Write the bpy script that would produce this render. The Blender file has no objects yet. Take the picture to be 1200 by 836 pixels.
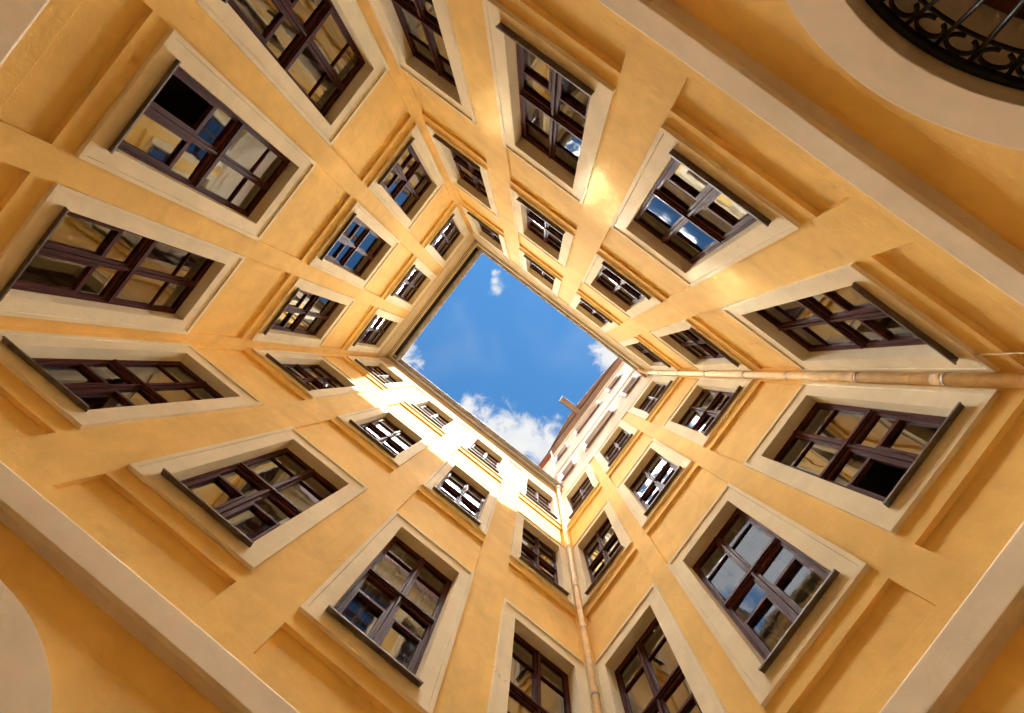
import bpy, bmesh, math, random
from mathutils import Vector, Matrix, noise
random.seed(7)
R = math.radians
C = bpy.context.scene.collection
H = 1.6                                   # eye height above the courtyard floor

# ------------------------------------------------------------------ helpers
class MB:
    """collects faces for one mesh; every face has a material slot index"""
    def __init__(s): s.v = []; s.f = []; s.m = []
    def add(s, pts, faces, mi=0):
        b = len(s.v); s.v.extend(tuple(p) for p in pts)
        for f in faces: s.f.append(tuple(b+i for i in f)); s.m.append(mi)
    def quad(s, a, b, c, d, mi=0): s.add([a, b, c, d], [(0, 1, 2, 3)], mi)
    def box(s, x0, x1, y0, y1, z0, z1, mi=0):
        p = [(x0,y0,z0),(x1,y0,z0),(x1,y1,z0),(x0,y1,z0),(x0,y0,z1),(x1,y0,z1),(x1,y1,z1),(x0,y1,z1)]
        s.add(p, [(0,3,2,1),(4,5,6,7),(0,1,5,4),(1,2,6,5),(2,3,7,6),(3,0,4,7)], mi)
    def extrude_x(s, prof, x0, x1, mi=0, n=1, jit=0.0, cap=True):
        """prof: list of (y,z), open polyline swept along x"""
        base = len(s.v); k = len(prof)
        for i in range(n+1):
            x = x0+(x1-x0)*i/n
            for (y, z) in prof:
                dz = jit*noise.noise(Vector((x*.9, z*.5, y*3))) if jit else 0
                dy = jit*noise.noise(Vector((x*.9+9, z*.5, y*3))) if jit else 0
                s.v.append((x, y+dy, z+dz))
        for i in range(n):
            for j in range(k-1):
                a = base+i*k+j
                s.f.append((a, a+k, a+k+1, a+1)); s.m.append(mi)
        if cap:
            s.f.append(tuple(base+j for j in range(k))); s.m.append(mi)
            s.f.append(tuple(base+n*k+j for j in reversed(range(k)))); s.m.append(mi)
    def tube(s, pts, r, n=12, mi=0, cap=True):
        pts = [Vector(p) for p in pts]; base = len(s.v); rr = r if isinstance(r, (list, tuple)) else [r]*len(pts)
        up = None
        for i, p in enumerate(pts):
            d = (pts[min(i+1, len(pts)-1)]-pts[max(i-1, 0)]).normalized()
            if up is None: up = d.orthogonal().normalized()
            up = (up-d*up.dot(d)).normalized(); w = d.cross(up)
            for k in range(n):
                a = 2*math.pi*k/n
                s.v.append(tuple(p+(up*math.cos(a)+w*math.sin(a))*rr[i]))
        for i in range(len(pts)-1):
            for k in range(n):
                a = base+i*n+k; b = base+i*n+(k+1) % n
                s.f.append((a, b, b+n, a+n)); s.m.append(mi)
        if cap:
            s.f.append(tuple(base+k for k in reversed(range(n)))); s.m.append(mi)
            e = base+(len(pts)-1)*n
            s.f.append(tuple(e+k for k in range(n))); s.m.append(mi)
    def mesh(s, name, mats, smooth=False, recalc=True, weld=False):
        me = bpy.data.meshes.new(name); me.from_pydata(s.v, [], s.f)
        for m in (mats if isinstance(mats, (list, tuple)) else [mats]): me.materials.append(m)
        for p, m in zip(me.polygons, s.m): p.material_index = m; p.use_smooth = smooth
        if recalc:
            bm = bmesh.new(); bm.from_mesh(me)
            if weld: bmesh.ops.remove_doubles(bm, verts=bm.verts, dist=2e-5)
            bmesh.ops.recalc_face_normals(bm, faces=bm.faces); bm.to_mesh(me); bm.free()
        me.update(); return me

def link(name, me, parent=None, loc=(0, 0, 0)):
    o = bpy.data.objects.new(name, me); C.objects.link(o)
    o.parent = parent; o.location = loc
    return o
def obj(name, mb, mats, parent=None, loc=(0, 0, 0), smooth=False, weld=False):
    return link(name, mb.mesh(name, mats, smooth, weld=weld), parent, loc)
def tag(o, label, cat, group=None):
    o['label'] = label; o['category'] = cat
    if group: o['group'] = group

# ------------------------------------------------------------------ materials
class NT:
    def __init__(s, tree): s.t = tree
    def n(s, typ, **kw):
        nd = s.t.nodes.new(typ)
        for k, val in kw.items():
            if k.startswith('i_'):
                key = k[2:]; key = int(key) if key.isdigit() else key.replace('_', ' ')
                nd.inputs[key].default_value = val
            else: setattr(nd, k, val)
        return nd
    def l(s, a, b): s.t.links.new(a, b)
    def math(s, op, a, b=None, c=None, clamp=False):
        nd = s.n('ShaderNodeMath', operation=op, use_clamp=clamp)
        for i, x in enumerate((a, b, c)):
            if x is None: continue
            if isinstance(x, (int, float)): nd.inputs[i].default_value = x
            else: s.l(x, nd.inputs[i])
        return nd.outputs[0]
    def mix(s, fac, a, b, mode='MIX'):
        nd = s.n('ShaderNodeMix', data_type='RGBA', blend_type=mode)
        for sock, x in ((nd.inputs[0], fac), (nd.inputs[6], a), (nd.inputs[7], b)):
            if isinstance(x, (int, float)): sock.default_value = x
            elif isinstance(x, tuple): sock.default_value = (*x, 1) if len(x) == 3 else x
            else: s.l(x, sock)
        return nd.outputs[2]
    def noise(s, vec, scale, detail=4, rough=.55, dist=0):
        nd = s.n('ShaderNodeTexNoise'); nd.inputs['Scale'].default_value = scale
        nd.inputs['Detail'].default_value = detail; nd.inputs['Roughness'].default_value = rough
        nd.inputs['Distortion'].default_value = dist
        s.l(vec, nd.inputs['Vector']); return nd.outputs['Fac']
    def ramp(s, x, lo, hi, a=0., b=1.):
        nd = s.n('ShaderNodeMapRange', interpolation_type='SMOOTHSTEP')
        s.l(x, nd.inputs['Value'])
        for k, val in (('From Min', lo), ('From Max', hi), ('To Min', a), ('To Max', b)): nd.inputs[k].default_value = val
        return nd.outputs['Result']

def new_mat(name):
    m = bpy.data.materials.new(name); m.use_nodes = True
    t = m.node_tree; t.nodes.clear(); nt = NT(t)
    out = nt.n('ShaderNodeOutputMaterial')
    return m, nt, out

def plaster(name, base, dark=.82, light=1.1, rough=.9, bump=.25, pits=.0, bevel=.004, streak=.12, warm=(1, .93, .8)):
    m, nt, out = new_mat(name)
    pos = nt.n('ShaderNodeNewGeometry').outputs['Position']
    big = nt.noise(pos, .55, 3, .6, .6)
    mid = nt.noise(pos, 3.1, 4, .65, .4)
    fine = nt.noise(pos, 38, 2, .7)
    mp = nt.n('ShaderNodeMapping'); mp.inputs['Scale'].default_value = (5, 5, .35); nt.l(pos, mp.inputs['Vector'])
    st = nt.noise(mp.outputs[0], 1.3, 4, .6, .3)
    v = nt.math('MULTIPLY_ADD', big, .6, nt.math('MULTIPLY', mid, .4))
    shade = nt.ramp(v, .3, .72, dark, light)
    col = nt.mix(1., base, nt.n('ShaderNodeCombineColor').outputs[0], 'MULTIPLY')
    cc = col.node.inputs[7].links[0].from_node
    for i in range(3): nt.l(shade, cc.inputs[i])
    # rain streaks and worn, warmer patches of paint
    sk = nt.ramp(st, .55, .8, 0, streak)
    col = nt.mix(sk, col, tuple(b*w*.62 for b, w in zip(base, warm)))
    wp = nt.ramp(nt.noise(pos, 1.4, 6, .7, 1.2), .58, .75, 0, .22)
    col = nt.mix(wp, col, tuple(min(b*w*1.08, .9) for b, w in zip(base, (1, .97, .9))))
    if pits:
        pt = nt.ramp(nt.noise(pos, 26, 3, .75, 1.5), .69, .76, 0, pits)
        gate = nt.ramp(nt.noise(pos, 1.9, 2, .5), .5, .66, 0, 1)
        pt = nt.math('MULTIPLY', pt, gate)
        col = nt.mix(pt, col, tuple(b*.4 for b in base))
    # hairline cracks in a few zones, small scuffs, faint repaired patches
    wv = nt.n('ShaderNodeVectorMath', operation='ADD'); nt.l(pos, wv.inputs[0])
    dn = nt.n('ShaderNodeTexNoise'); dn.inputs['Scale'].default_value = 2.5; dn.inputs['Detail'].default_value = 3; nt.l(pos, dn.inputs['Vector'])
    sc_ = nt.n('ShaderNodeVectorMath', operation='SCALE'); sc_.inputs['Scale'].default_value = .55; nt.l(dn.outputs['Color'], sc_.inputs[0]); nt.l(sc_.outputs[0], wv.inputs[1])
    vo = nt.n('ShaderNodeTexVoronoi', feature='DISTANCE_TO_EDGE'); vo.inputs['Scale'].default_value = .8; nt.l(wv.outputs[0], vo.inputs['Vector'])
    ck = nt.math('MULTIPLY', nt.ramp(vo.outputs['Distance'], .0, .006, 1., 0.), nt.ramp(nt.noise(pos, .9, 3, .6), .52, .64, 0, .45))
    col = nt.mix(ck, col, tuple(b*.45 for b in base))
    rp = nt.n('ShaderNodeTexVoronoi', feature='F1'); rp.inputs['Scale'].default_value = .7; nt.l(wv.outputs[0], rp.inputs['Vector'])
    rs = nt.n('ShaderNodeSeparateColor'); nt.l(rp.outputs['Color'], rs.inputs[0])
    col = nt.mix(nt.ramp(rs.outputs[0], .6, .9, 0, .16), col, tuple(min(b*w, .92) for b, w in zip(base, (.86, .84, .8))))
    sf = nt.math('MULTIPLY', nt.ramp(nt.noise(pos, 17, 3, .8, 2.), .70, .75, 0, .5), nt.ramp(nt.noise(pos, 1.3, 2), .5, .62))
    col = nt.mix(sf, col, tuple(b*.55 for b in base))
    b = nt.n('ShaderNodeBsdfPrincipled'); b.inputs['Roughness'].default_value = rough
    b.inputs['Specular IOR Level'].default_value = .25
    nt.l(col, b.inputs['Base Color'])
    hgt = nt.math('ADD', nt.math('MULTIPLY_ADD', nt.noise(pos, 1.6, 1, .5), 1.2, nt.noise(pos, 6, 3, .6, .1)), nt.math('MULTIPLY', fine, .16))
    bp = nt.n('ShaderNodeBump'); bp.inputs['Strength'].default_value = bump; bp.inputs['Distance'].default_value = .03
    nt.l(hgt, bp.inputs['Height'])
    if bevel:
        bv = nt.n('ShaderNodeBevel', samples=2); bv.inputs['Radius'].default_value = bevel
        nt.l(bv.outputs[0], bp.inputs['Normal'])
    nt.l(bp.outputs[0], b.inputs['Normal']); nt.l(b.outputs[0], out.inputs[0])
    return m

def simple(name, base, rough=.5, metal=0., var=.25, scale=9., bump=.1, spec=.5, bevel=0, grain=None):
    m, nt, out = new_mat(name)
    pos = nt.n('ShaderNodeNewGeometry').outputs['Position']
    vec = pos
    if grain:
        mp = nt.n('ShaderNodeMapping'); mp.inputs['Scale'].default_value = grain; nt.l(pos, mp.inputs['Vector']); vec = mp.outputs[0]
    f = nt.noise(vec, scale, 5, .65, .5)
    col = nt.mix(nt.ramp(f, .3, .72), tuple(b*(1-var) for b in base), tuple(min(b*(1+var), .95) for b in base))
    b = nt.n('ShaderNodeBsdfPrincipled'); b.inputs['Metallic'].default_value = metal
    b.inputs['Specular IOR Level'].default_value = spec
    nt.l(nt.ramp(f, .2, .8, rough*.8, min(1, rough*1.25)), b.inputs['Roughness'])
    nt.l(col, b.inputs['Base Color'])
    bp = nt.n('ShaderNodeBump'); bp.inputs['Strength'].default_value = bump; bp.inputs['Distance'].default_value = .01
    nt.l(nt.noise(vec, scale*4, 4, .6), bp.inputs['Height'])
    if bevel:
        bv = nt.n('ShaderNodeBevel', samples=3); bv.inputs['Radius'].default_value = bevel
        nt.l(bv.outputs[0], bp.inputs['Normal'])
    nt.l(bp.outputs[0], b.inputs['Normal']); nt.l(b.outputs[0], out.inputs[0])
    return m

def glass(name, ior=2.0, tint=(.90, .92, .89), wob=.004, rough=.03):
    m, nt, out = new_mat(name)
    pos = nt.n('ShaderNodeNewGeometry').outputs['Position']
    bp = nt.n('ShaderNodeBump'); bp.inputs['Strength'].default_value = 1.; bp.inputs['Distance'].default_value = wob
    h = nt.math('ADD', nt.noise(pos, 2.2, 2, .5, .4), nt.math('MULTIPLY', nt.noise(pos, 9, 2, .5), .08))
    nt.l(h, bp.inputs['Height'])
    fr = nt.n('ShaderNodeFresnel'); fr.inputs['IOR'].default_value = ior; nt.l(bp.outputs[0], fr.inputs['Normal'])
    tr = nt.n('ShaderNodeBsdfTransparent'); tr.inputs[0].default_value = (*tint, 1)
    gl = nt.n('ShaderNodeBsdfAnisotropic'); gl.inputs['Roughness'].default_value = rough; gl.inputs[0].default_value = (.96, .98, 1, 1)
    nt.l(bp.outputs[0], gl.inputs['Normal'])
    mx = nt.n('ShaderNodeMixShader'); nt.l(fr.outputs[0], mx.inputs[0]); nt.l(tr.outputs[0], mx.inputs[1]); nt.l(gl.outputs[0], mx.inputs[2])
    nt.l(mx.outputs[0], out.inputs[0])
    return m

OCHRE = (.86, .60, .20)
M = dict(
    ochre=plaster('ochre_plaster', OCHRE, bump=.2, streak=.24),
    sand=plaster('sand_plaster', (.83, .76, .56), dark=.85, light=1.08, bump=.22, pits=.5, streak=.12),
    cream=plaster('cream_plaster', (.68, .57, .38), bump=.2, streak=.15),
    lime=plaster('white_plaster', (.72, .69, .65), bump=.2, streak=.1),
    stone=plaster('belt_stone', (.78, .70, .54), dark=.85, light=1.05, bump=.10, pits=.45, streak=.12, bevel=.012),
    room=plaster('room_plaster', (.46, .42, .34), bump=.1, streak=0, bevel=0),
    wood=simple('brown_window_paint', (.075, .020, .018), .55, var=.3, scale=14, bump=.06, bevel=.004, spec=.12),
    sill=simple('sill_sheet_metal', (.15, .12, .105), .5, .1, var=.3, bump=.1, bevel=.003),
    gutter=simple('zinc_gutter', (.34, .33, .32), .5, .3, var=.3, scale=5, bump=.1, bevel=.006),
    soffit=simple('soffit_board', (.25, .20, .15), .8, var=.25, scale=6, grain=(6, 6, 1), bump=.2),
    roof=simple('roof_tile', (.30, .11, .06), .85, var=.35, scale=12, bump=.4),
    pipe=simple('painted_pipe', (.80, .60, .34), .75, var=.14, scale=7, bump=.1, spec=.15),
    iron=simple('wrought_iron', (.012, .011, .011), .45, .6, var=.3, scale=20, bump=.3),
    door=simple('door_wood', (.13, .05, .03), .45, var=.35, scale=8, grain=(8, 8, 1), bump=.2),
    glass=glass('window_glass', ior=3.3, tint=(.62, .64, .60), wob=.0016),
    mirror=glass('mirror_glass', ior=30., rough=.07, wob=.0012),  # near-mirror panes, added to throw stronger sun patches on the facade opposite
    cloth=simple('curtain_cloth', (.62, .58, .52), .9, var=.08, scale=20, spec=.1),
    dark_sheet=simple('black_flashing_and_shade', (.012, .012, .013), .5, .2, var=.3),
    paving=simple('court_paving', (.46, .41, .35), .85, var=.25, scale=3, bump=.4),
)

# ------------------------------------------------------------------ measures of the courtyard (metres; u along the wall, z above the eye)
ROWS = {1: dict(o=(4.0, 6.755), w=(4.205, 6.505)), 2: dict(o=(8.33, 11.016), w=(8.53, 10.80)), 3: dict(o=(12.61, 15.20), w=(12.79, 14.92))}
SUR = .685          # half width of a window surround
OPN = .483          # half width of its opening
WINGS = dict(
    NW=dict(d=4.2156, e=-.0012, s=1, cols=(-1.42, .259, 1.915), u=(-2.25, 2.80), face=(-2.2, 2.74)),
    NE=dict(d=2.1632, e=.0089, s=-1, cols=(-3.431, -1.563, .285, 2.142), u=(-9.6, 8.4), face=(-4.26, 2.98)),
    SW=dict(d=2.7013, e=.0019, s=1, cols=(-3.436, -1.539, .327, 2.217), u=(-9.6, 8.4), face=(-4.26, 2.98)),
    SE=dict(d=2.9344, e=.0154, s=-1, cols=(-1.357, .323, 1.985), u=(-2.30, 2.80), face=(-2.2, 2.74)),
)
WALLY = .04         # the wall plane lies this far behind the face of the surrounds
EAVE = 16.2

# ------------------------------------------------------------------ windows: one set of meshes for each of the three heights
def ring(mb, rects, mi=0, n=7, jit=.0025):
    """strips between successive rectangles (x half width, z0, z1, y) that share four corners, edges slightly hand-made"""
    loops = []
    for (hx, z0, z1, y) in rects:
        pts = []
        cs = [(-hx, z0), (hx, z0), (hx, z1), (-hx, z1)]
        for k in range(4):
            a, b = cs[k], cs[(k+1) % 4]
            for i in range(n):
                t = i/n; x = a[0]+(b[0]-a[0])*t; z = a[1]+(b[1]-a[1])*t
                pts.append((x+jit*noise.noise(Vector((x*4, z*4, 3))), y, z+jit*noise.noise(Vector((x*4, z*4, 8)))))
        loops.append(pts)
    b = len(mb.v); N = 4*n
    for l in loops: mb.v.extend(l)
    for r in range(len(loops)-1):
        for i in range(N):
            j = (i+1) % N
            mb.f.append((b+r*N+i, b+r*N+j, b+(r+1)*N+j, b+(r+1)*N+i)); mb.m.append(mi)

FR = .165           # front plane of the timber frame, behind the surround face
def window_meshes(row):
    o0, o1 = ROWS[row]['o']; w0, w1 = ROWS[row]['w']
    h = w1-w0; b0 = o0-w0; t0 = o1-w0          # everything measured from the opening's lower edge
    out = {}
    s = MB()
    ring(s, [(SUR, b0, t0, WALLY+.004), (SUR, b0, t0, 0), (SUR-.045, b0+.05, t0-.045, 0), (SUR-.048, b0+.053, t0-.048, .016),
             (OPN, 0, h, .016), (OPN, 0, h, .30)])
    out['surround'] = s.mesh('surround', M['sand'])
    s = MB(); s.extrude_x([(.20, .012), (-.045, -.022), (-.05, -.026), (-.05, -.044), (-.042, -.044), (-.038, -.030), (.016, -.02)], -OPN-.03, OPN+.03)
    out['sill'] = s.mesh('sill', M['sill'])
    # fixed frame, transom and the double middle stile
    f = MB(); F0, F1 = FR, FR+.085; bw = .030; tz = h*.525; tb = .034
    f.box(-OPN, -OPN+bw, F0, F1, 0, h); f.box(OPN-bw, OPN, F0, F1, 0, h)
    f.box(-OPN+bw, OPN-bw, F0+.001, F1, h-bw, h); f.box(-OPN+bw, OPN-bw, F0+.001, F1, 0, .05)
    f.box(-OPN+bw, OPN-bw, F0-.012, F1, tz-tb, tz+tb)
    f.box(-OPN+bw, OPN-bw, F0-.032, F0-.012, tz-.012, tz+.022)
    f.box(-.014, .014, F0-.022, F1, .05, tz-tb); f.box(-.014, .014, F0-.022, F1, tz+tb, h-bw)
    out['window'] = f.mesh('window', M['wood'])
    # four sashes and their panes
    panes = []
    def sash(x0, x1, z0, z1, upper):
        q = MB(); st = .031; a, c = F0+.006, F0+.055
        q.box(x0, x0+st, a, c, z0, z1); q.box(x1-st, x1, a, c, z0, z1)
        q.box(x0+st, x1-st, a+.001, c, z0, z0+.05); q.box(x0+st, x1-st, a+.001, c, z1-.042, z1)
        g = .020 if upper else .036
        zb = z0+(z1-z0)*(.60 if upper else .68)
        q.box(x0+st, x1-st, a+.003, c-.004, zb-g/2, zb+g/2)
        if not upper:   # the large lower light carries a little frame of its own
            k = .026; X0, X1, Z0, Z1 = x0+st, x1-st, z0+.05, zb-g/2
            q.box(X0, X0+k, a-.012, c-.01, Z0, Z1); q.box(X1-k, X1, a-.012, c-.01, Z0, Z1)
            q.box(X0+k, X1-k, a-.011, c-.01, Z0, Z0+k); q.box(X0+k, X1-k, a-.011, c-.01, Z1-k, Z1)
        panes.append((x0+st-.004, x1-st+.004, z0+.046, zb, upper, 'big'))
        panes.append((x0+st-.004, x1-st+.004, zb, z1-.04, upper, 'small'))
        return q.mesh('sash', M['wood'])
    xl, xr = -OPN+bw+.003, OPN-bw-.003
    out['sash'] = [sash(xl, -.017, .053, tz-tb-.003, False), sash(.017, xr, .053, tz-tb-.003, False),
                   sash(xl, -.017, tz+tb+.003, h-bw-.003, True), sash(.017, xr, tz+tb+.003, h-bw-.003, True)]
    out['panes'] = panes; out['h'] = h
    return out
WM = {r: window_meshes(r) for r in ROWS}
def curtain_mesh(row, kind):
    q = MB(); h = WM[row]['h']; y = FR+.10; tz = h*.525
    def cloth(x0, x1, z0, z1, amp, n=40):
        b = len(q.v)
        for i in range(n+1):
            x = x0+(x1-x0)*i/n; yy = y+amp*math.sin(i*.9+.7*math.sin(i*.31))
            q.v.append((x, yy, z0)); q.v.append((x+.008*math.sin(i*1.1), yy*1.0, z1))
        for i in range(n): q.f.append((b+2*i, b+2*i+2, b+2*i+3, b+2*i+1)); q.m.append(0)
    if kind == 'low': cloth(-OPN+.04, OPN-.04, .05, tz-.05, .004)
    elif kind == 'blind': cloth(-OPN+.04, OPN-.04, tz*.9, h-.03, .0015, 6)
    else:
        cloth(-OPN+.04, -OPN+.30, .04, h-.03, .022); cloth(OPN-.28, OPN-.04, .04, h-.03, .022)
    return q.mesh('curtain', M['cloth'])
CURTAINS = {}
PANE_CACHE = {}
def pane_mesh(row, variant, missing=None, mat='glass'):
    key = (row, variant, missing, mat)
    if key in PANE_CACHE: return PANE_CACHE[key]
    rnd = random.Random(row*100+variant); s = MB()
    for i, (x0, x1, z0, z1, up, big) in enumerate(WM[row]['panes']):
        if missing is not None and i == missing: continue
        y = FR+.03; t = [rnd.uniform(-.006, .006) for _ in range(2)]
        lean = rnd.uniform(-.002, .004) + (rnd.choice((0, .006, .012)) if (not up and big == 'big') else 0)
        s.quad((x0, y+t[0], z0), (x1, y+t[1], z0), (x1, y+t[1]+lean, z1), (x0, y+t[0]+lean, z1))
    PANE_CACHE[key] = s.mesh('pane', M[mat], recalc=False); return PANE_CACHE[key]

def place_window(parent, row, x, variant, missing=None, label=None, mat='glass', curtain=None):
    z = ROWS[row]['w'][0]+H; k = WM[row]
    w = link('window', k['window'], parent, (x, 0, z))
    if label: w['label'] = label
    link('surround', k['surround'], w); link('sill', k['sill'], w)
    for sm in k['sash']: link('sash', sm, w)
    link('pane', pane_mesh(row, variant, missing, mat), w)
    if curtain:
        if (row, curtain) not in CURTAINS: CURTAINS[(row, curtain)] = curtain_mesh(row, curtain)
        link('curtain', CURTAINS[(row, curtain)], w)
    return w

# ------------------------------------------------------------------ facades
def frange(a, b, step):
    n = max(1, math.ceil((b-a)/step-1e-6)); return [a+(b-a)*i/n for i in range(n+1)]
def facade(mb, x0, x1, z0, z1, feats, fx0, fx1, y=WALLY, step=.34, mi=0):
    """wall sheet on plane y with openings and sunk panels; feats: (x0,x1,z0,z1,depth or None for an opening)"""
    def cuts(a, b, vals, fine0, fine1):
        base = sorted({round(t, 4) for t in [a, b, fine0, fine1]+vals if a-1e-6 <= t <= b+1e-6})
        out = []
        for p, q in zip(base, base[1:]):
            out += frange(p, q, step if (p >= fine0-1e-4 and q <= fine1+1e-4) else 3.0)[:-1]
        return out+[base[-1]]
    xs = cuts(x0, x1, [t for f in feats for t in f[:2]], max(x0, fx0), min(x1, fx1))
    zs = cuts(z0, z1, [t for f in feats for t in f[2:4]], z0, z1)
    nx, nz = len(xs)-1, len(zs)-1
    opened = set()
    dep = [[0.0]*nz for _ in range(nx)]
    for i in range(nx):
        for j in range(nz):
            cx, cz = (xs[i]+xs[i+1])/2, (zs[j]+zs[j+1])/2
            for (a, b, c, d, k) in feats:
                if a < cx < b and c < cz < d: dep[i][j] = k
    edge = [t for f in feats if f[4] is None for t in f[:4]]
    vid = {}
    def V(i, j, dd):
        key = (i, j, round(dd, 4))
        if key not in vid:
            x, z = xs[i], zs[j]
            j1 = .007*noise.noise(Vector((x*1.6, z*1.6, 2.2)))+.003*noise.noise(Vector((x*5, z*5, 1)))
            j2 = .007*noise.noise(Vector((x*1.6, z*1.6, 7.7)))+.003*noise.noise(Vector((x*5, z*5, 4)))
            j3 = .006*noise.noise(Vector((x*.8, z*.8, 4.1)))
            if 0 < i < nx and 0 < j < nz: x += j1; z += j2
            vid[key] = len(mb.v); mb.v.append((x, y+dd+j3, z))
        return vid[key]
    for i in range(nx):
        for j in range(nz):
            k = dep[i][j]
            if k is not None:
                mb.f.append((V(i, j, k), V(i+1, j, k), V(i+1, j+1, k), V(i, j+1, k))); mb.m.append(mi)
            for (di, dj, e0, e1) in ((1, 0, (i+1, j), (i+1, j+1)), (0, 1, (i, j+1), (i+1, j+1))):
                i2, j2 = i+di, j+dj
                if i2 >= nx or j2 >= nz: continue
                k2 = dep[i2][j2]
                if k2 == k or k is None or k2 is None: continue
                mb.f.append((V(*e0, k), V(*e1, k), V(*e1, k2), V(*e0, k2))); mb.m.append(mi)

def arch_pts(cx, cz, r, n, zb):
    """outline of a round-headed opening: up the left leg, over the arch, down the right leg"""
    pts = [(cx-r, zb)]
    for i in range(n+1):
        a = math.pi-math.pi*i/n; pts.append((cx+r*math.cos(a), cz+r*math.sin(a)))
    pts.append((cx+r, zb)); return pts

LABELS = dict(
    NW='ochre facade with three window columns and the widest grey-brown gutter along the sky',
    NE='ochre facade with dappled light between its windows and a round iron-grilled arch below',
    SW='ochre facade whose top storey is in bright full sun under a grey gutter',
    SE='taller facade with cream attic storeys over ochre ones and a beam jutting at the eave',
)
XS = {}
for name, W in WINGS.items():
    d, e, s = W['d'], W['e'], W['s']
    root = bpy.data.objects.new('courtyard_wing', None); C.objects.link(root)
    root.location = {'NW': (-d, 0, 0), 'SE': (d, 0, 0), 'NE': (0, -d, 0), 'SW': (0, d, 0)}[name]
    root.rotation_euler.z = {'NW': math.pi/2-e, 'SE': -math.pi/2-e, 'NE': math.pi+e, 'SW': e}[name]
    tag(root, LABELS[name], 'building')
    X = lambda u: s*u
    span = sorted((X(W['u'][0]), X(W['u'][1]))); fx = sorted((X(W['face'][0]), X(W['face'][1])))
    tall = name == 'SE'
    top = (15.3 if tall else EAVE)
    feats = []
    for u in W['cols']:
        x = X(u)
        for r in ROWS:
            feats.append((x-OPN-.02, x+OPN+.02, ROWS[r]['w'][0]+H-.03, ROWS[r]['w'][1]+H+.02, None))
        feats.append((x-SUR, x+SUR, 3.375+H, 3.80+H, .05))
        feats.append((x-SUR, x+SUR, 6.735+H, 8.095+H, .043))
        feats.append((x-SUR, x+SUR, 10.99+H, 12.37+H, .043))
    arch = {'NE': (.45, 1.22), 'SW': (-1.70, 1.26)}.get(name)
    if arch:
        ax, az = X(arch[0]), arch[1]+H; AR = 1.42
        feats.append((ax-AR, ax+AR, 0, az+AR, None))
    wall = MB()
    facade(wall, span[0], span[1], 0, top+H, feats, fx[0], fx[1])
    # the body of the house behind the court front: back and end walls
    dep = 6.0
    if name in ('NE', 'SW'):
        wall.quad((span[0], dep, 0), (span[1], dep, 0), (span[1], dep, EAVE+H), (span[0], dep, EAVE+H))
        for xe in span: wall.quad((xe, WALLY, 0), (xe, dep, 0), (xe, dep, EAVE+H), (xe, WALLY, EAVE+H))
    else:
        zt = (23.3 if tall else EAVE)+H
        wall.quad((span[0], 5.2, 0), (span[1], 5.2, 0), (span[1], 5.2, zt), (span[0], 5.2, zt))
    if arch:       # spandrels between the square cut-out and the round head
        n = 40; r0 = 1.30
        pin, pout = [], []
        for i in range(n+1):
            a = math.pi*i/n; c, sn = math.cos(a), math.sin(a)
            pin.append((ax+r0*c, WALLY, az+r0*sn)); k = AR/max(abs(c), abs(sn))
            pout.append((ax+k*c, WALLY, az+k*sn))
        for i in range(n): wall.quad(pin[i], pin[i+1], pout[i+1], pout[i])
        for sg in (-1, 1): wall.quad((ax+sg*r0, WALLY, 0), (ax+sg*AR, WALLY, 0), (ax+sg*AR, WALLY, az), (ax+sg*r0, WALLY, az))
    obj('wall', wall, M['ochre'], root, weld=True)

    # ---- belt course between ground floor and first floor
    bc = MB(); n = 26
    bc.extrude_x([(WALLY+.03, 2.90+H), (-.028, 2.905+H), (-.045, 2.93+H), (-.045, 3.14+H), (-.03, 3.165+H), (WALLY+.03, 3.20+H)], fx[0], fx[1], n=n, jit=.012)
    obj('belt_course', bc, M['stone'], root)

    # ---- windows
    for ci, u in enumerate(W['cols']):
        for r in ROWS:
            miss = lab = None
            if name == 'NW' and ci == 1 and r == 1: miss, lab = 0, 'window with its lower light standing open and black'
            if name == 'SE' and ci == 0 and r == 1: miss, lab = 0, 'window with one lower light open and black'
            cur = None if miss is not None else random.choice((None, None, 'drapes', 'low', 'blind', None))
            if name == 'NW' and ci == 2 and r == 1: cur = 'low'
            place_window(root, r, X(u), random.randrange(6), miss, lab, 'mirror' if name == 'SW' and r == 3 else 'glass', cur)
    # ---- rooms behind the glass, one long room on each floor
    for r in ROWS:
        z0 = ROWS[r]['w'][0]-.85+H; z1 = ROWS[r]['w'][1]+.35+H
        xa, xb = sorted((X(W['cols'][0]), X(W['cols'][-1]))); xa -= .7; xb += .7
        q = MB(); ya, yb = .31, 3.4
        q.quad((xa, ya, z0), (xb, ya, z0), (xb, yb, z0), (xa, yb, z0)); q.quad((xa, ya, z1), (xb, ya, z1), (xb, yb, z1), (xa, yb, z1))
        q.quad((xa, yb, z0), (xb, yb, z0), (xb, yb, z1), (xa, yb, z1))
        for xe in (xa, xb): q.quad((xe, ya, z0), (xe, yb, z0), (xe, yb, z1), (xe, ya, z1))
        xc = sorted(X(u) for u in W['cols'])
        for p0, p1 in zip(xc, xc[1:]):
            m_ = (p0+p1)/2; q.box(m_-.05, m_+.05, ya+.02, yb-.02, z0+.02, z1-.02)
        obj('interior', q, M['room'], root)

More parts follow.
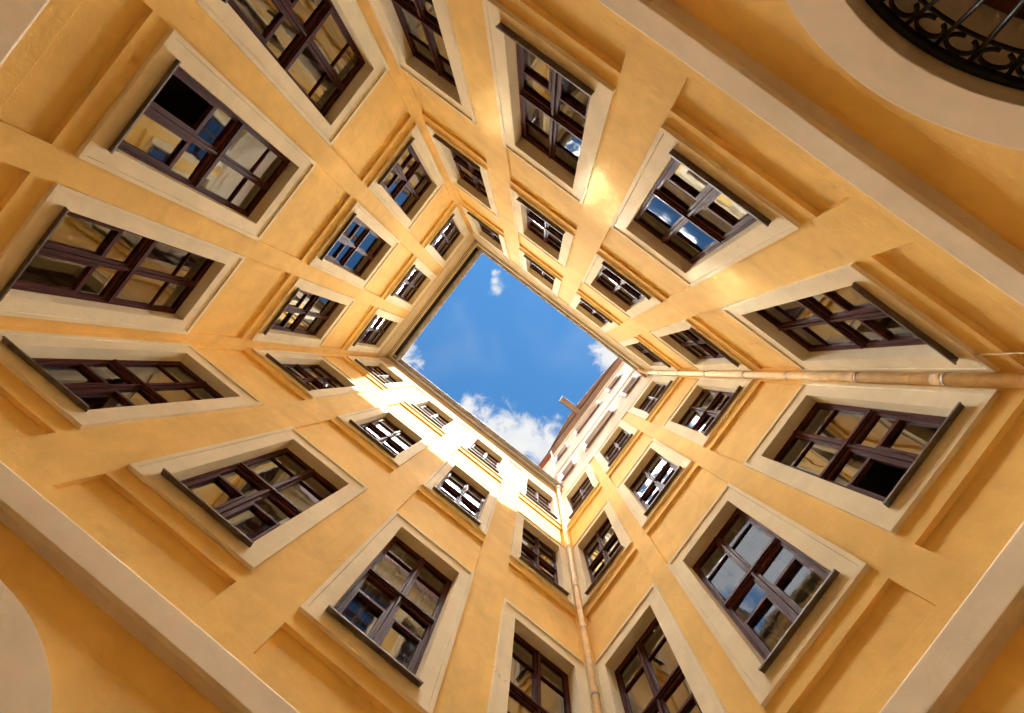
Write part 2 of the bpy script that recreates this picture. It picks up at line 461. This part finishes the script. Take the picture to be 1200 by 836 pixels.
    # ---- eaves
    if not tall:
        c = {'NW': .12, 'NE': .085, 'SW': .10}[name]; g0, g1 = {'NW': (.27, .43), 'NE': (.125, .195), 'SW': (.135, .245)}[name]
        zo = {'NW': 0, 'NE': .004, 'SW': .008}[name]+H
        prof = [(WALLY+.02, 15.30), (.012, 15.33), (.012, 15.42), (.03, 15.44), (.022, 15.56), (.022, 15.80), (.005, 15.83), (.005, 15.88),
                (-.02, 15.90), (-.02, 15.95), (-.03-.3*c, 15.98), (-.03-.3*c, 16.02), (-.03-.75*c, 16.04), (-.03-.75*c, 16.08), (-.03-c, 16.10), (-.03-c, 16.19), (WALLY+.02, 16.19)]
        k = MB(); k.extrude_x([(y, z+zo) for y, z in prof], fx[0], fx[1], n=20, jit=.006)
        obj('cornice', k, M['sand' if name == 'NE' else 'cream'], root)
        zg = EAVE+zo
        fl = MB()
        for q in (.22, .62): fl.box(fx[0], fx[1], -.045-q*c, -.03-q*c, 15.925+zo+.06*q, 15.935+zo+.06*q)  # black strips standing in for the shadow lines of the cornice
        fl.box(fx[0], fx[1], -g1+.01, -.03-c-.002, 16.205+zo, 16.215+zo)  # black board standing in for the shadow gap behind the gutter
        obj('flashing_and_shade', fl, M['dark_sheet'], root)
        g = MB(); m_ = (g0+g1)/2; rad = (g1-g0)/2
        gp = [(-g0, zg+.01)]+[(-m_+rad*math.cos(t), zg-rad*.9*math.sin(t)) for t in [math.pi*i/8 for i in range(9)]]+[(-g1-.012, zg+.006), (-g1-.012, zg+.02), (-g0, zg+.02)]
        g.extrude_x(gp, fx[0], fx[1])
        obj('gutter', g, M['gutter'], root)
        # roof: boarded eave, then tiles rising away from the court
        rf = MB(); ye = -g0+.02
        rf.add([(span[0], ye, zg+.03), (span[1], ye, zg+.03), (span[1], .5, zg+.05), (span[0], .5, zg+.05)], [(0, 1, 2, 3)])
        if name == 'NE':   # unseen mansard, added height and climbing ridge shape the shadow edge opposite
            u0, u1, u2 = X(-9.6), X(-.4), X(8.4)
            za, zb = 19.7+H, 23.6+H
            lo = [(u0, .02, zg+.05), (u1, .02, zg+.05), (u2, .02, zg+.05)]; hi = [(u0, 1.0, za), (u1, 1.0, za), (u2, 1.0, zb)]
            bk = [(u0, dep, za+.6), (u1, dep, za+.6), (u2, dep, zb+.6)]
            rf.add(lo+hi+bk, [(0, 1, 4, 3), (1, 2, 5, 4), (3, 4, 7, 6), (4, 5, 8, 7)])
        else:
            rf.add([(span[0], ye, zg+.05), (span[1], ye, zg+.05), (span[1], 3.4, zg+2.0), (span[0], 3.4, zg+2.0), (span[1], dep+.3, zg+.1), (span[0], dep+.3, zg+.1)],
                   [(0, 1, 2, 3), (3, 2, 4, 5)])
        obj('roof', rf, M['roof'], root)
    else:
        # cream attic storeys
        aw = MB(); att = []
        cells = [(-1.91, -1.235), (-.445, 1.045), (1.80, 2.43)]
        rows = [(16.93, 18.25), (20.72, 22.05)]
        for (a, b) in cells:
            for (p, q) in rows: att.append((*sorted((X(a), X(b))), p+H, q+H, None))
        facade(aw, span[0]-3.2, span[1]+3.2, 15.3+H, 23.32+H, att, fx[0], fx[1], y=WALLY-.008)
        aw.quad((span[0]-3.2, WALLY, 15.3+H), (span[0]-3.2, 5.2, 15.3+H), (span[0]-3.2, 5.2, 23.3+H), (span[0]-3.2, WALLY, 23.3+H))
        aw.quad((span[1]+3.2, WALLY, 15.3+H), (span[1]+3.2, 5.2, 15.3+H), (span[1]+3.2, 5.2, 23.3+H), (span[1]+3.2, WALLY, 23.3+H))
        a_ = obj('attic_wall', aw, M['cream'], root); a_['label'] = 'cream attic wall above the ochre storeys'
        # thin string courses
        for zc, t in ((15.30, .07), (18.95, .05), (22.55, .05)):
            k = MB(); k.extrude_x([(WALLY+.02, zc-t+H), (WALLY-.03, zc-t*.8+H), (WALLY-.03, zc+t*.4+H), (WALLY+.02, zc+t+H)], fx[0]-3, fx[1]+3, n=16, jit=.006)
            obj('string_course', k, M['cream'], root)
        for (a, b) in cells:
            for (p, q) in rows:
                hw = (b-a)/2; h = q-p; xc = X((a+b)/2)
                f = MB(); y0, y1 = .20, .27
                f.box(-hw, -hw+.05, y0, y1, 0, h); f.box(hw-.05, hw, y0, y1, 0, h)
                f.box(-hw+.05, hw-.05, y0+.001, y1, h-.05, h); f.box(-hw+.05, hw-.05, y0+.001, y1, 0, .06)
                nm = 1 if hw < .5 else 3
                for i in range(nm):
                    xm = -hw+2*hw*(i+1)/(nm+1); f.box(xm-.03, xm+.03, y0-.006, y1-.01, .06, h-.05)
                f.box(-hw+.05, hw-.05, y0+.004, y1-.012, h*.55-.025, h*.55+.025)
                w = obj('window', f, M['wood'], root, (xc, 0, p+H))
                sr = MB()
                for sg in (-1, 1):
                    xa, xb = sorted((sg*(hw-.002), sg*(hw+.15))); sr.box(xa, xb, -.015, WALLY+.004, -.04, h+.06)
                    xr = sg*(hw-.001); sr.quad((xr, .0, 0), (xr, .30, 0), (xr, .30, h), (xr, .0, h))
                sr.quad((-hw, .035, h-.001), (hw, .035, h-.001), (hw, .30, h-.001), (-hw, .30, h-.001))
                sr.quad((-hw, .035, .001), (hw, .035, .001), (hw, .30, .001), (-hw, .30, .001))
                obj('surround', sr, M['lime'], w)
                sl = MB(); sl.box(-hw-.04, hw+.04, -.05, .2, -.03, -.005); obj('sill', sl, M['sill'], w)
                pm = MB(); pm.quad((-hw+.04, y0+.03, .04), (hw-.04, y0+.03, .04), (hw-.04, y0+.034, h-.04), (-hw+.04, y0+.034, h-.04))
                link('pane', pm.mesh('pane', M['glass'], recalc=False), w)
        for (p, q) in rows:
            k = MB(); xa, xb = fx; z0, z1 = p-.5+H, q+.3+H
            k.quad((xa, .31, z0), (xb, .31, z0), (xb, 3, z0), (xa, 3, z0)); k.quad((xa, .31, z1), (xb, .31, z1), (xb, 3, z1), (xa, 3, z1))
            k.quad((xa, 3, z0), (xb, 3, z0), (xb, 3, z1), (xa, 3, z1))
            for xe in (xa, xb): k.quad((xe, .31, z0), (xe, 3, z0), (xe, 3, z1), (xe, .31, z1))
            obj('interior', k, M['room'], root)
        # boarded soffit, black flashing, shallow gable and the boxed beam
        zs_ = 23.32+H; xa, xb = X(2.74), X(-2.95)
        xa, xb = sorted((xa, xb))
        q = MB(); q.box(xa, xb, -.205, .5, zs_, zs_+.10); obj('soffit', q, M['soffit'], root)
        q = MB(); q.box(xa-.01, xb+.01, -.232, -.206, zs_-.008, zs_+.025); obj('flashing_and_shade', q, M['dark_sheet'], root)
        # board of the shallow gable roof, hanging out over the flashing and widest above the beam
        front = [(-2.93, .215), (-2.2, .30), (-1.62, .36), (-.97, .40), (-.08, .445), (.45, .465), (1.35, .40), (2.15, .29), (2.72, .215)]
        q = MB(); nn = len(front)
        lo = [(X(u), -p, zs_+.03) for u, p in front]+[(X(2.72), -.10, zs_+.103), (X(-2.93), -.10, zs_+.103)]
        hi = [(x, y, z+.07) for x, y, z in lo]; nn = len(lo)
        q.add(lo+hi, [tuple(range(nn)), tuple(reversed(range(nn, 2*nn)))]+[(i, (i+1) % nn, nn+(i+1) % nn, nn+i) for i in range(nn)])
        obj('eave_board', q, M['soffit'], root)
        q = MB(); bx0, bx1 = sorted((X(.215), X(.505)))
        q.box(bx0+.02, bx1-.02, -1.20, -.2, zs_-.012, zs_+.02); q.box(bx0+.02, bx1-.02, -1.20, -.25, zs_+.022, zs_+.26)
        bm_ = obj('beam', q, M['soffit'], root)
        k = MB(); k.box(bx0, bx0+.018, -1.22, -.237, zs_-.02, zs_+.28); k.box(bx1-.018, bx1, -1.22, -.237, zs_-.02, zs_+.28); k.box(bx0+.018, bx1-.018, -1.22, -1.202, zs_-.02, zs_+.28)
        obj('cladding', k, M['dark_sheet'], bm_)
        k = MB(); k.tube([((bx0+bx1)/2+.02, -1.08, zs_-.03), ((bx0+bx1)/2+.02, -1.08, zs_-.011)], .03, 10); obj('eyelet', k, M['iron'], bm_)
        rf = MB()
        rf.add([(span[0]-3.2, -.2, zs_+.16), (span[1]+3.2, -.2, zs_+.16), (span[1]+3.2, 2.6, zs_+1.6), (span[0]-3.2, 2.6, zs_+1.6), (span[1]+3.2, 5.4, zs_+.1), (span[0]-3.2, 5.4, zs_+.1)], [(0, 1, 2, 3), (3, 2, 4, 5)])
        obj('roof', rf, M['roof'], root)

    # ---- round-headed doorway with a wrought-iron fan grille
    if arch:
        ro, ri = 1.345, 1.10; n = 48
        dw = MB()
        A = arch_pts(ax, az, ri, n, 0); Bo = arch_pts(ax, az, ro, n, 0)
        def strip(P, yp, Q, yq, mb):
            for i in range(len(P)-1):
                mb.quad((P[i][0], yp, P[i][1]), (P[i+1][0], yp, P[i+1][1]), (Q[i+1][0], yq, Q[i+1][1]), (Q[i][0], yq, Q[i][1]))
        jj = [(x+.006*noise.noise(Vector((x*3, z*3, 1))), z+.006*noise.noise(Vector((x*3, z*3, 5)))) for x, z in Bo]
        strip(jj, WALLY+.01, jj, .005, dw); strip(jj, .005, A, .005, dw); strip(A, .005, A, .50, dw)
        dr = obj('doorway', dw, M['stone'], root, weld=True)
        # timber fanlight and leaves
        fan = MB(); y0, y1 = .40, .46
        ring_o, ring_i = arch_pts(ax, az, ri, n, az)[1:-1], arch_pts(ax, az, ri-.09, n, az)[1:-1]
        strip(ring_o, y0, ring_i, y0, fan); strip(ring_i, y0, ring_i, y1, fan)
        fan.box(ax-ri, ax+ri, y0-.03, y1, az-.07, az+.07)
        for i in range(1, 6):
            a = math.pi*i/6; c, sn = math.cos(a), math.sin(a); t = .03
            p0, p1 = (ax+.28*c, az+.28*sn), (ax+(ri-.05)*c, az+(ri-.05)*sn)
            fan.add([(p0[0]-t*sn, y0, p0[1]+t*c), (p0[0]+t*sn, y0, p0[1]-t*c), (p1[0]+t*sn, y0, p1[1]-t*c), (p1[0]-t*sn, y0, p1[1]+t*c),
                     (p0[0]-t*sn, y1, p0[1]+t*c), (p0[0]+t*sn, y1, p0[1]-t*c), (p1[0]+t*sn, y1, p1[1]-t*c), (p1[0]-t*sn, y1, p1[1]+t*c)],
                    [(0, 1, 2, 3), (4, 5, 6, 7), (0, 1, 5, 4), (1, 2, 6, 5), (2, 3, 7, 6), (3, 0, 4, 7)])
        obj('fanlight', fan, M['door'], dr)
        gl = MB(); P = arch_pts(ax, az, ri-.02, n, az)[1:-1]
        gl.add([(x, .43, z) for x, z in P], [tuple(range(len(P)))]); obj('pane', gl, M['glass'], dr)
        rm = MB(); rm.quad((ax-1.3, 2.4, az), (ax+1.3, 2.4, az), (ax+1.3, 2.4, az+1.3), (ax-1.3, 2.4, az+1.3))
        rm.quad((ax-1.3, .51, az+1.3), (ax+1.3, .51, az+1.3), (ax+1.3, 2.4, az+1.3), (ax-1.3, 2.4, az+1.3))
        rm.quad((ax-1.3, .51, az), (ax+1.3, .51, az), (ax+1.3, 2.4, az), (ax-1.3, 2.4, az))
        for sg in (-1, 1): rm.quad((ax+sg*1.3, .51, az), (ax+sg*1.3, 2.4, az), (ax+sg*1.3, 2.4, az+1.3), (ax+sg*1.3, .51, az+1.3))
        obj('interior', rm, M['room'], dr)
        for sg in (-1, 1):
            lf = MB(); xa, xb = sorted((ax+sg*.006, ax+sg*(ri-.005)))
            lf.box(xa, xb, .41, .46, .01, az-.075)
            for (p, q) in ((.18, .95), (1.1, az-.28)):
                lf.box(xa+.14, xb-.14, .392, .41, p, q); lf.box(xa+.2, xb-.2, .38, .392, p+.06, q-.06)
            obj('door_leaf', lf, M['door'], dr)
        # grille
        gr = MB(); yg = .085
        def arc(r, rad, m=48): gr.tube([(ax+r*math.cos(math.pi*i/m), yg, az+r*math.sin(math.pi*i/m)) for i in range(m+1)], rad, 6)
        arc(ri-.022, .024); arc(ri-.165, .010); arc(.27, .016)
        gr.tube([(ax-ri, yg, az+.09), (ax+ri, yg, az+.09)], .018, 6)
        nb = 21
        for i in range(1, nb):
            a = math.pi*i/nb; c, sn = math.cos(a), math.sin(a)
            gr.tube([(ax+.26*c, yg-.004, az+.26*sn), (ax+(ri-.02)*c, yg-.004, az+(ri-.02)*sn)], .011, 6)
        for i in range(nb):      # scrolls between the bars, along the rim
            a = math.pi*(i+.5)/nb; c, sn = math.cos(a), math.sin(a); r_ = ri-.105
            cxx, czz = ax+r_*c, az+r_*sn; pts = []
            for t in range(19):
                q_ = math.radians(t*18-60)
                ex, ez = .062*math.cos(q_), .042*math.sin(q_)
                pts.append((cxx+ex*(-sn)+ez*c, yg, czz+ex*c+ez*sn))
            gr.tube(pts, .010, 6)
        obj('grille', gr, M['iron'], dr, smooth=True)
        fl = MB()
    XS[name] = fx

# ------------------------------------------------------------------ rain pipes in the two corners, and the cable beside one
def rainpipe(ax, by, r, label, zs, ztop, extra):
    root = bpy.data.objects.new('rain_pipe', None); C.objects.link(root); root.location = (ax, by, 0)
    tag(root, label, 'drainpipe', 'rain pipes in the courtyard corners')
    p = MB(); p.tube([(0, 0, .02), (0, 0, ztop)], r, 20); pp = obj('pipe', p, M['pipe'], root, smooth=True)
    for z in zs:
        k = MB(); k.tube([(0, 0, z-.05), (0, 0, z-.045), (0, 0, z+.045), (0, 0, z+.05)], [r+.001, r+.005, r+.005, r+.001], 20)
        obj('socket', k, M['pipe'], root, smooth=False)
        b = MB(); b.tube([(0, 0, z-.10), (0, 0, z-.078)], r+.006, 20)
        b.tube([(0, 0, z-.09), (extra[0], extra[1], z-.09)], .009, 6)
        obj('clamp', b, M['gutter'], root)
    return root
zs = [1.7+H, 3.15+H, 4.45+H, 5.6+H, 7.1+H, 8.5+H, 10.4+H, 12.3+H, 14.2+H]
p1 = rainpipe(2.80, -2.05, .053, 'thicker ochre rain pipe ending in an elbow at the gutter of the dappled facade', zs, 15.55+H, (.12, -.1))
k = MB(); k.tube([(0, 0, 15.5+H), (0, 0, 15.75+H), (-.03, .01, 15.88+H), (-.14, .04, 15.98+H), (-.22, .05, 16.06+H)], .055, 16); obj('elbow', k, M['pipe'], p1, smooth=True)
p2 = rainpipe(2.85, 2.60, .043, 'slimmer ochre rain pipe in the corner beside the sunlit facade', [z+.4 for z in zs], 15.9+H, (.07, .1))
k = MB(); k.tube([(0, 0, 15.9+H), (0, 0, 15.95+H), (0, 0, 16.25+H), (0, 0, 16.35+H)], [.05, .085, .085, .04], 16); obj('hopper', k, M['pipe'], p2, smooth=False)
k = MB(); k.tube([(0, 0, 16.3+H), (.0, .0, 23.2+H)], .034, 12); obj('upper_pipe', k, M['lime'], p2, smooth=True)
cb = MB(); cb.tube([(2.62+.004*math.sin(i*1.7), -2.157, .3+i*.8) for i in range(9)], .006, 6)
tag(obj('cable', cb, M['sand'], None), 'thin pale cable running down the wall beside the elbowed rain pipe', 'cable')

# ------------------------------------------------------------------ ground
g = MB(); g.quad((-150, -150, 0), (150, -150, 0), (150, 150, 0), (-150, 150, 0))
gd = obj('ground', g, M['paving']); gd['kind'] = 'structure'

# ------------------------------------------------------------------ daylight
to_sun = Vector((-.17, -1.0, 1.55)).normalized()
SUN, SKY, EXPO = 2.2, .05, 3.0
sun = bpy.data.lights.new('sun', 'SUN'); sun.energy = SUN; sun.angle = R(.5); sun.color = (1, .95, .86)
so = bpy.data.objects.new('sun', sun); C.objects.link(so); so.location = to_sun*60
so.rotation_euler = (-to_sun).to_track_quat('-Z', 'Y').to_euler()
world = bpy.data.worlds.new('World'); bpy.context.scene.world = world; world.use_nodes = True
t = world.node_tree; t.nodes.clear(); nt = NT(t)
sky = nt.n('ShaderNodeTexSky', sky_type='NISHITA'); sky.sun_disc = False
sky.sun_elevation = math.asin(to_sun.z); sky.sun_rotation = math.atan2(to_sun.x, to_sun.y) % (2*math.pi)
sky.altitude = 2500; sky.air_density = 1.0; sky.dust_density = .3; sky.ozone_density = 2.0
dirn = nt.n('ShaderNodeTexCoord').outputs['Generated']
sep = nt.n('ShaderNodeSeparateXYZ'); nt.l(dirn, sep.inputs[0])
zz = nt.math('MAXIMUM', sep.outputs[2], .08)
px, py = nt.math('DIVIDE', sep.outputs[0], zz), nt.math('DIVIDE', sep.outputs[1], zz)
cmb = nt.n('ShaderNodeCombineXYZ'); nt.l(px, cmb.inputs[0]); nt.l(py, cmb.inputs[1]); P = cmb.outputs[0]
def blobs(lst):
    cover = None
    for (bx, by, br, bw) in lst:
        vd = nt.n('ShaderNodeVectorMath', operation='DISTANCE'); nt.l(P, vd.inputs[0]); vd.inputs[1].default_value = (bx, by, 0)
        q = nt.math('MULTIPLY', nt.math('SUBTRACT', 1., nt.math('DIVIDE', vd.outputs['Value'], br*1.5), clamp=True), bw*1.5)
        cover = q if cover is None else nt.math('MAXIMUM', cover, q)
    return cover
# fair-weather clouds near the zenith, and an added ring of unseen fill light around the opening
NEAR = [(.052, .150, .085, 1.), (.105, .122, .062, 1.), (.0, .182, .08, 1.), (-.06, .142, .045, .62), (.09, .05, .022, .50),
        (-.192, -.106, .017, .62), (-.178, -.090, .016, .60), (-.165, -.080, .022, .60), (-.245, .140, .050, .9), (.10, -.125, .05, .95), (.088, -.10, .03, .7), (-.54, .06, .13, 1.)]
fb = nt.noise(P, 24, 6, .62, .5)
cov = blobs(NEAR)
dens = nt.math('ADD', cov, nt.math('MULTIPLY', nt.math('SUBTRACT', fb, .52), 2.1))
mask = nt.math('MULTIPLY', nt.ramp(dens, .42, 1.05), nt.ramp(cov, 0., .12))
haze = nt.ramp(nt.noise(P, 5.5, 2, .6, .3), .45, .85, 0, .12)
mask = nt.math('MAXIMUM', mask, haze)
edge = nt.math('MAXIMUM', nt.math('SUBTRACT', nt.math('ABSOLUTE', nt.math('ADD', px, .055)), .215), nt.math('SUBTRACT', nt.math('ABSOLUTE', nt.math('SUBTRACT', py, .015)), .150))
fill_ring = nt.math('MULTIPLY', nt.ramp(edge, .015, .05), nt.ramp(edge, .14, .24, 1., 0.))
fill_ring = nt.math('MULTIPLY', fill_ring, nt.ramp(nt.noise(P, 36, 4, .6, .5), .44, .54))
CL, FILL = 2.3, 225.          # grey-white bases straight overhead, strength of the added fill light
shade = nt.ramp(nt.noise(P, 22, 3, .6), .3, .7, .55, 1.0)
ccol = nt.mix(shade, (CL*.74, CL*.80, CL*.88), (CL, CL, CL))
hs = nt.n('ShaderNodeHueSaturation'); hs.inputs['Saturation'].default_value = 1.14; hs.inputs['Value'].default_value = .75; nt.l(sky.outputs[0], hs.inputs['Color'])
skyc = nt.mix(1., hs.outputs[0], (.66, .98, .95), 'MULTIPLY')
colr = nt.mix(mask, skyc, ccol)
colr = nt.mix(fill_ring, colr, (FILL, FILL*.97, FILL*.92))
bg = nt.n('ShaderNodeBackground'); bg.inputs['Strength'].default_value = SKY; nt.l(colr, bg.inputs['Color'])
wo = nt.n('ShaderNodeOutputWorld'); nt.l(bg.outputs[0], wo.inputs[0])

# ------------------------------------------------------------------ camera: lying on the floor of the court, looking up the well
Rm = [[0.7924807191177782, -0.607866514314198, 0.0497253517038949], [0.6073123661390696, 0.7939932266657168, 0.027321162924155252], [-0.056089212520179677, 0.008547326159121297, 0.9983891743475566]]
cam = bpy.data.cameras.new('camera'); cam.sensor_width = 36; cam.lens = 580/1200*36; cam.clip_start = .05; cam.clip_end = 1000
co = bpy.data.objects.new('camera', cam); C.objects.link(co)
mat = Matrix.Identity(4)
for i in range(3):
    mat[i][0] = Rm[0][i]; mat[i][1] = -Rm[1][i]; mat[i][2] = -Rm[2][i]
mat.translation = (0, 0, H); co.matrix_world = mat
sc = bpy.context.scene; sc.camera = co

# ------------------------------------------------------------------ render settings
sc.render.engine = 'CYCLES'
cy = sc.cycles
cy.max_bounces = 12; cy.diffuse_bounces = 9; cy.glossy_bounces = 6; cy.transmission_bounces = 6; cy.transparent_max_bounces = 16
cy.caustics_reflective = True; cy.blur_glossy = .02; cy.sample_clamp_indirect = 0; cy.use_denoising = True
cy.use_adaptive_sampling = True; cy.adaptive_threshold = .03; cy.adaptive_min_samples = 32
vs = sc.view_settings; vs.view_transform = 'Standard'; vs.look = 'None'; vs.gamma = 1; vs.use_curve_mapping = False; vs.exposure = EXPO
